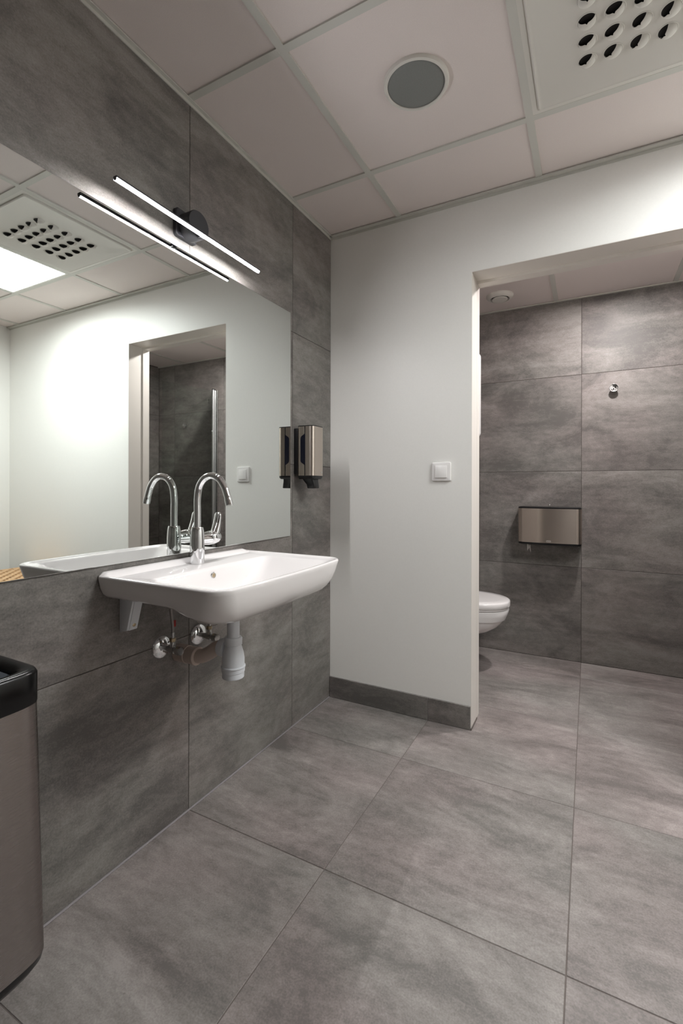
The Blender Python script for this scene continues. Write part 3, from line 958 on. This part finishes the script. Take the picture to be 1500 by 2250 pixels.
for k, z in enumerate((0.683, 0.66, 0.60, 0.50, 0.40)):
    base_r = wr(-0.037 - 0.006 * k, z)
    lr.append([(x + 0.004 * math.sin(i * 1.9 + k) * (k > 0), y + 0.005 * math.sin(i * 2.3 + k * 1.3) * (k > 0), zz) for i, (x, y, zz) in enumerate(base_r)])
ln.loft(lr, False, True)
part('liner', ln, M['liner'], wbn, angle=80, label='crumpled grey bin liner')
part('wall_mount', MB().box(0.0004, WX0 + 0.002, WY0 + 0.08, WY1 - 0.08, 0.30, 0.62), M['black'], wbn, bevel=0.001)

# ------------------------------------------------------------------ toilet
ty, tzr = 0.745, 0.362
toi = thing('toilet', 'white wall-hung toilet with closed lid showing past the door jamb', 'toilet', (XT0, ty, 0.20))
def dshape(x0, x1, w, z, n=40, p=2.3):
    """straight at the wall, elliptical nose towards +x"""
    out = []
    xm = x0 + (x1 - x0) * 0.42
    out += [(x0, ty - w * 0.93, z)]
    for i in range(n + 1):
        a = -PI / 2 + PI * i / n
        c, s = math.cos(a), math.sin(a)
        e = 2 / p
        out.append((xm + (x1 - xm) * abs(c) ** e, ty + w * math.copysign(abs(s) ** e, s), z))
    out += [(x0, ty + w * 0.93, z)]
    return out
X0 = XT0 + 0.0005
part('bowl', MB().loft([dshape(X0, 0.560, 0.105, 0.200), dshape(X0, 0.600, 0.125, 0.208), dshape(X0, 0.650, 0.145, 0.228), dshape(X0, 0.690, 0.158, 0.255),
                        dshape(X0, 0.715, 0.167, 0.284), dshape(X0, 0.722, 0.170, 0.297), dshape(X0, 0.730, 0.173, 0.299), dshape(X0, 0.741, 0.178, 0.325),
                        dshape(X0, 0.748, 0.180, 0.352), dshape(X0, 0.746, 0.179, 0.358), dshape(X0, 0.740, 0.175, 0.360)]), M['ceramic'], toi, angle=35)
XL = XT0 + 0.05
part('seat', MB().loft([dshape(XL, 0.745, 0.177, 0.3625), dshape(XL, 0.747, 0.179, 0.365), dshape(XL, 0.747, 0.179, 0.371), dshape(XL, 0.745, 0.177, 0.3725)]), M['ceramic'], toi)
part('lid', MB().loft([dshape(XL, 0.750, 0.181, 0.3735), dshape(XL, 0.753, 0.183, 0.376), dshape(XL, 0.753, 0.183, 0.400), dshape(XL, 0.750, 0.181, 0.4055),
                       dshape(XL + 0.003, 0.742, 0.174, 0.409), dshape(XL + 0.01, 0.70, 0.14, 0.4105)]), M['ceramic'], toi, angle=50)

# ------------------------------------------------------------------ jumbo paper dispenser
px0, px1, pz0, pz1 = 0.762, 1.113, 0.712, 0.934
pd = thing('paper_dispenser', 'wide brushed steel toilet paper dispenser on the toilet room wall', 'paper dispenser', ((px0 + px1) / 2, YT, pz0))
def front_curve(i, z, back):
    pts = []
    n = 28
    xa, xb = px0 + i, px1 - i
    yf, r = YT - 0.118 + i, 0.030
    for k in range(7):
        a = PI + (PI / 2) * k / 6
        pts.append((xa + r + r * math.cos(a), yf + r + r * math.sin(a), z))
    for k in range(1, n):
        t = -1 + 2 * k / n
        pts.append(((xa + xb) / 2 + t * ((xb - xa) / 2 - r), yf - 0.012 * (1 - t * t), z))
    for k in range(7):
        a = 1.5 * PI + (PI / 2) * k / 6
        pts.append((xb - r + r * math.cos(a), yf + r + r * math.sin(a), z))
    pts.append((xb, back, z))
    pts.append((xa, back, z))
    return pts
part('back_tray', MB().loft([front_curve(0.001, z, YT - 0.0004) for z in (pz0 - 0.004, pz0 + 0.008)]), M['black'], pd, bevel=0.0015)
part('housing', MB().loft([front_curve(0.004, z, YT - 0.0004) for z in (pz0 + 0.0082, pz1 - 0.0092)]), M['black'], pd)
part('steel_cover', MB().loft([front_curve(0.0, z, YT - 0.052) for z in (pz0 + 0.0083, pz1 - 0.0093)]), M['steel'], pd, angle=50)
part('top', MB().loft([front_curve(0.001, pz1 - 0.009, YT - 0.0004), front_curve(0.001, pz1 - 0.003, YT - 0.0004), front_curve(0.004, pz1, YT - 0.0004)]), M['black'], pd)
part('key_lock', MB().lathe([(0.0062, 0.0), (0.0062, 0.014), (0.005, 0.016), (0.0, 0.016)], (0.9375, YT - 0.050, pz1), 'z', 16, True, False), M['chrome_dull'], pd)
th = MB()
nt_ = 34
for k in range(nt_):
    x = px0 + 0.02 + (px1 - px0 - 0.04) * (k + 0.5) / nt_
    w_ = 0.0036
    yf = YT - 0.095
    th.add([(x - w_, yf, pz0 - 0.004), (x + w_, yf, pz0 - 0.004), (x, yf + 0.001, pz0 - 0.012), (x - w_, yf + 0.003, pz0 - 0.004), (x + w_, yf + 0.003, pz0 - 0.004), (x, yf + 0.002, pz0 - 0.012)],
           [(0, 1, 2), (5, 4, 3), (0, 2, 5, 3), (2, 1, 4, 5), (1, 0, 3, 4)])
part('teeth', th, M['black'], pd, smooth=False)
ptp = MB()
cols = [(0.8125, 0.0), (0.8195, -0.010), (0.8265, 0.004), (0.833, -0.007)]
bot = (0.662, 0.676, 0.668, 0.654)
ptp.loft([[(x, YT - 0.070 + dy, pz0 - 0.0035) for x, dy in cols], [(x, YT - 0.072 + dy * 0.8, (b_ + pz0) / 2) for (x, dy), b_ in zip(cols, bot)],
          [(x + 0.002, YT - 0.074 + dy, b_) for (x, dy), b_ in zip(cols, bot)]], False, False, closed=False)
pp_o = part('toilet_paper', ptp, M['paper'], None)
sol = pp_o.modifiers.new('thickness', 'SOLIDIFY')
sol.thickness = 0.0008
tag(pp_o, 'torn white tissue end hanging below the steel paper dispenser', 'toilet paper')
# oval print near the lower edge of the steel cover
ex, ez, ey = 0.9375, pz0 + 0.0195, YT - 0.118 - 0.0122
def oval(x, z, y, w, h, r):
    return [(p[0], y, p[1]) for p in rrect(x - w / 2, x + w / 2, z - h / 2, z + h / 2, r, 0, 5)]
part('emblem', MB().loft([oval(ex, ez, ey, 0.0265, 0.0105, 0.005), oval(ex, ez, ey - 0.0003, 0.0265, 0.0105, 0.005),
                          oval(ex, ez, ey - 0.0003, 0.0243, 0.0083, 0.004), oval(ex, ez, ey, 0.0243, 0.0083, 0.004)], False, False), M['mark'], pd, smooth=False)
cu = bpy.data.curves.new('emblem_text', 'FONT')
cu.body = 'TORK'
cu.size = 0.0078
cu.align_x = 'CENTER'
cu.align_y = 'CENTER'
cu.extrude = 0.00012
tmp = bpy.data.objects.new('emblem_text_tmp', cu)
COL.objects.link(tmp)
bpy.context.view_layer.update()
me_t = bpy.data.meshes.new_from_object(tmp.evaluated_get(bpy.context.evaluated_depsgraph_get()))
bpy.data.objects.remove(tmp)
me_t.name = 'lettering'
me_t.materials.clear()
me_t.materials.append(M['mark'])
let = bpy.data.objects.new('lettering', me_t)
COL.objects.link(let)
let.parent = pd
let.rotation_euler = (PI / 2, 0, 0)
let.location = Vector((ex, ey - 0.0002, ez)) - wpos(pd)

# ------------------------------------------------------------------ robe hooks
def hook(x, z, label):
    h = thing('robe_hook', label, 'hook', (x, YT, z), 'chrome robe hooks in the toilet room')
    part('stem', MB().lathe([(0.011, -0.0003), (0.011, -0.003), (0.006, -0.006), (0.006, -0.020), (0.009, -0.024)], (x, YT, z), 'y', 24), M['chrome'], h)
    part('disc', MB().lathe([(0.009, -0.0235), (0.019, -0.025), (0.0225, -0.029), (0.0232, -0.033), (0.0215, -0.0335), (0.016, -0.0305), (0.0, -0.029)], (x, YT, z), 'y', 40, True, False), M['chrome'], h, angle=50)
    part('tip', MB().box(x - 0.005, x + 0.004, YT - 0.034, YT - 0.028, z - 0.012, z + 0.005), M['chrome'], h, bevel=0.0012)
    return h
hook(1.2754, 1.629, 'small round chrome hook on the tiled wall above the paper dispenser')
hook(2.150, 1.617, 'small chrome hook seen only in the mirror, behind the shower glass')

# ------------------------------------------------------------------ exhaust valve in the toilet ceiling
ev = thing('exhaust_valve', 'round white exhaust air valve in the toilet room ceiling', 'air valve', (0.677, 0.852, HT))
part('collar', MB().lathe([(0.077, 0.0052), (0.077, -0.002), (0.072, -0.010), (0.062, -0.017), (0.056, -0.0185), (0.053, -0.015), (0.050, 0.0)], (0.677, 0.852, HT), 'z', 48, False, False), M['white_metal'], ev, angle=50)
part('throat', MB().lathe([(0.0, -0.001), (0.052, -0.001)], (0.677, 0.852, HT), 'z', 32, False, False), M['void'], ev)
part('disc', MB().lathe([(0.012, 0.0), (0.012, -0.012), (0.043, -0.014), (0.0455, -0.018), (0.043, -0.022), (0.0, -0.0245)], (0.677, 0.852, HT), 'z', 48, True, False), M['white_metal'], ev, angle=50)

# ------------------------------------------------------------------ downlight in the toilet ceiling
dlx, dly = 1.30, 0.515
dl = thing('downlight', 'recessed downlight in the toilet room ceiling hidden by the door head', 'ceiling light', (dlx, dly, HT))
part('bezel', MB().lathe([(0.046, 0.0015), (0.046, -0.003), (0.050, -0.004), (0.055, -0.0025), (0.056, 0.0052)], (dlx, dly, HT), 'z', 40, False, False), M['white_metal'], dl)
part('lens', MB().lathe([(0.0, -0.0012), (0.0462, -0.0012), (0.0462, 0.0015)], (dlx, dly, HT), 'z', 40, False, True), M['spot_light'], dl)

# ------------------------------------------------------------------ white dispenser box just inside the doorway
wx = thing('towel_dispenser', 'white wall box with rounded corner peeking out behind the door jamb', 'dispenser', (0.55, PT, 1.287))
def bx_y(i, y):
    return [(p[0], y, p[1]) for p in rrect(0.42 + i, 0.6985 - i, 1.286 + i, 1.686 - i, 0.022, 0, 6)]
part('case', MB().loft([bx_y(0.0, PT + 0.0004), bx_y(0.0, PT + 0.045), bx_y(0.003, PT + 0.052)]), M['switch'], wx)
part('window', MB().box(0.52, 0.60, PT + 0.0521, PT + 0.053, 1.42, 1.56), M['window_dark'], wx, smooth=False)

# ------------------------------------------------------------------ shower screen (seen in the mirror)
ss = thing('shower_screen', 'clear glass shower screen on a chrome post, seen in the mirror through the doorway', 'shower screen', (1.81, YT, 0.01))
part('wall_post', MB().loft([[(x, y, z) for x, y, _ in rrect(1.802, 1.822, YT - 0.030, YT - 0.0004, 0.005, 0, 4)] for z in (0.012, 1.912)]), M['alu'], ss)
part('post_cap', MB().loft([[(x, y, z) for x, y, _ in rrect(1.8015, 1.8225, YT - 0.0305, YT - 0.0004, 0.005, 0, 4)] for z in (1.9122, 1.918)]), M['black'], ss)
g0, g1 = Vector((1.812, YT - 0.031, 0)), Vector((1.895, 0.60, 0))
dv = (g1 - g0).normalized()
nv = Vector((-dv.y, dv.x, 0)) * 0.003
gl = MB()
gl.loft([[g0 + nv + Vector((0, 0, z)), g1 + nv + Vector((0, 0, z)), g1 - nv + Vector((0, 0, z)), g0 - nv + Vector((0, 0, z))] for z in (0.02, 1.900)])
gp = part('glass_pane', gl, M['glass'], ss, smooth=False)
for dz, hh, ww in ((0.0, 0.030, 0.004), (0.030, 0.001, 0.012)):
    c = g0 + dv * 0.035
    n3 = nv.normalized() * 0.0036
    q = [c - dv * ww / 2, c + dv * ww / 2]
    z0_ = 1.78 + dz
    z1_ = z0_ + hh
    mk = MB()
    if dz == 0.0:
        mk.loft([[p + sgn * n3 + Vector((0, 0, z)) for p, z in ((q[0], z0_), (q[1], z0_), (q[1], z1_), (q[0], z1_))] for sgn in (1.0, 1.15)])
    else:
        tipz = z0_ + 0.016
        mk.loft([[p + sgn * n3 + Vector((0, 0, z)) for p, z in ((q[0], z0_), (q[1], z0_), (c, tipz))] for sgn in (1.0, 1.15)])
    part('arrow_mark', mk, M['mark_dark'], gp, smooth=False)
part('seal_strip', MB().loft([[(x, y, z) for x, y, _ in rrect(1.770, 1.8015, YT - 0.012, YT - 0.0004, 0.003, 0, 3)] for z in (0.012, 1.905)]), M['chrome_dull'], ss)

# ------------------------------------------------------------------ woven basket in the corner, seen in the mirror
hb = thing('woven_basket', 'light brown woven basket glimpsed at the lower left edge of the mirror', 'basket', (2.42, -0.27, 0.0))
hx0, hx1, hy0, hy1, hz = 2.18, 2.655, -0.52, -0.045, 0.435
part('basket_body', MB().loft([rrect(hx0 + 0.03, hx1 - 0.03, hy0 + 0.03, hy1 - 0.03, 0.03, 0.0), rrect(hx0 + 0.01, hx1 - 0.01, hy0 + 0.01, hy1 - 0.01, 0.03, 0.2),
                               rrect(hx0 + 0.004, hx1 - 0.004, hy0 + 0.004, hy1 - 0.004, 0.03, hz)]), M['rattan_dark'], hb)
nst = 12
for k in range(nst):
    u = (k + 0.5) / nst
    x = hx0 + 0.012 + (hx1 - hx0 - 0.024) * u
    w = (hx1 - hx0 - 0.024) / nst * 0.46
    pts = []
    for q_ in range(nst * 2 + 1):
        v_ = q_ / (nst * 2)
        pts.append((hy0 + 0.008 + (hy1 - hy0 - 0.016) * v_, hz + 0.004 + 0.0035 * math.sin(PI * (q_ + (k % 2) * 2) / 2 + 0.4)))
    mb = MB()
    mb.loft([[(x - w, y, z), (x + w, y, z), (x + w, y, z + 0.0022), (x - w, y, z + 0.0022)] for y, z in pts])
    part('weave_strip', mb, M['rattan'], hb, angle=60)
    y = hy0 + 0.012 + (hy1 - hy0 - 0.024) * u
    pts = []
    for q_ in range(nst * 2 + 1):
        v_ = q_ / (nst * 2)
        pts.append((hx0 + 0.008 + (hx1 - hx0 - 0.016) * v_, hz + 0.004 - 0.0035 * math.sin(PI * (q_ + (k % 2) * 2) / 2 + 0.4)))
    mb = MB()
    mb.loft([[(xx, y - w, z), (xx, y + w, z), (xx, y + w, z + 0.0022), (xx, y - w, z + 0.0022)] for xx, z in pts])
    part('weave_strip', mb, M['rattan'], hb, angle=60)
part('rim', MB().tube(rrect(hx0 + 0.004, hx1 - 0.004, hy0 + 0.004, hy1 - 0.004, 0.03, hz + 0.002, 5) + rrect(hx0 + 0.004, hx1 - 0.004, hy0 + 0.004, hy1 - 0.004, 0.03, hz + 0.002, 5)[:1], 0.007, 10), M['rattan'], hb)
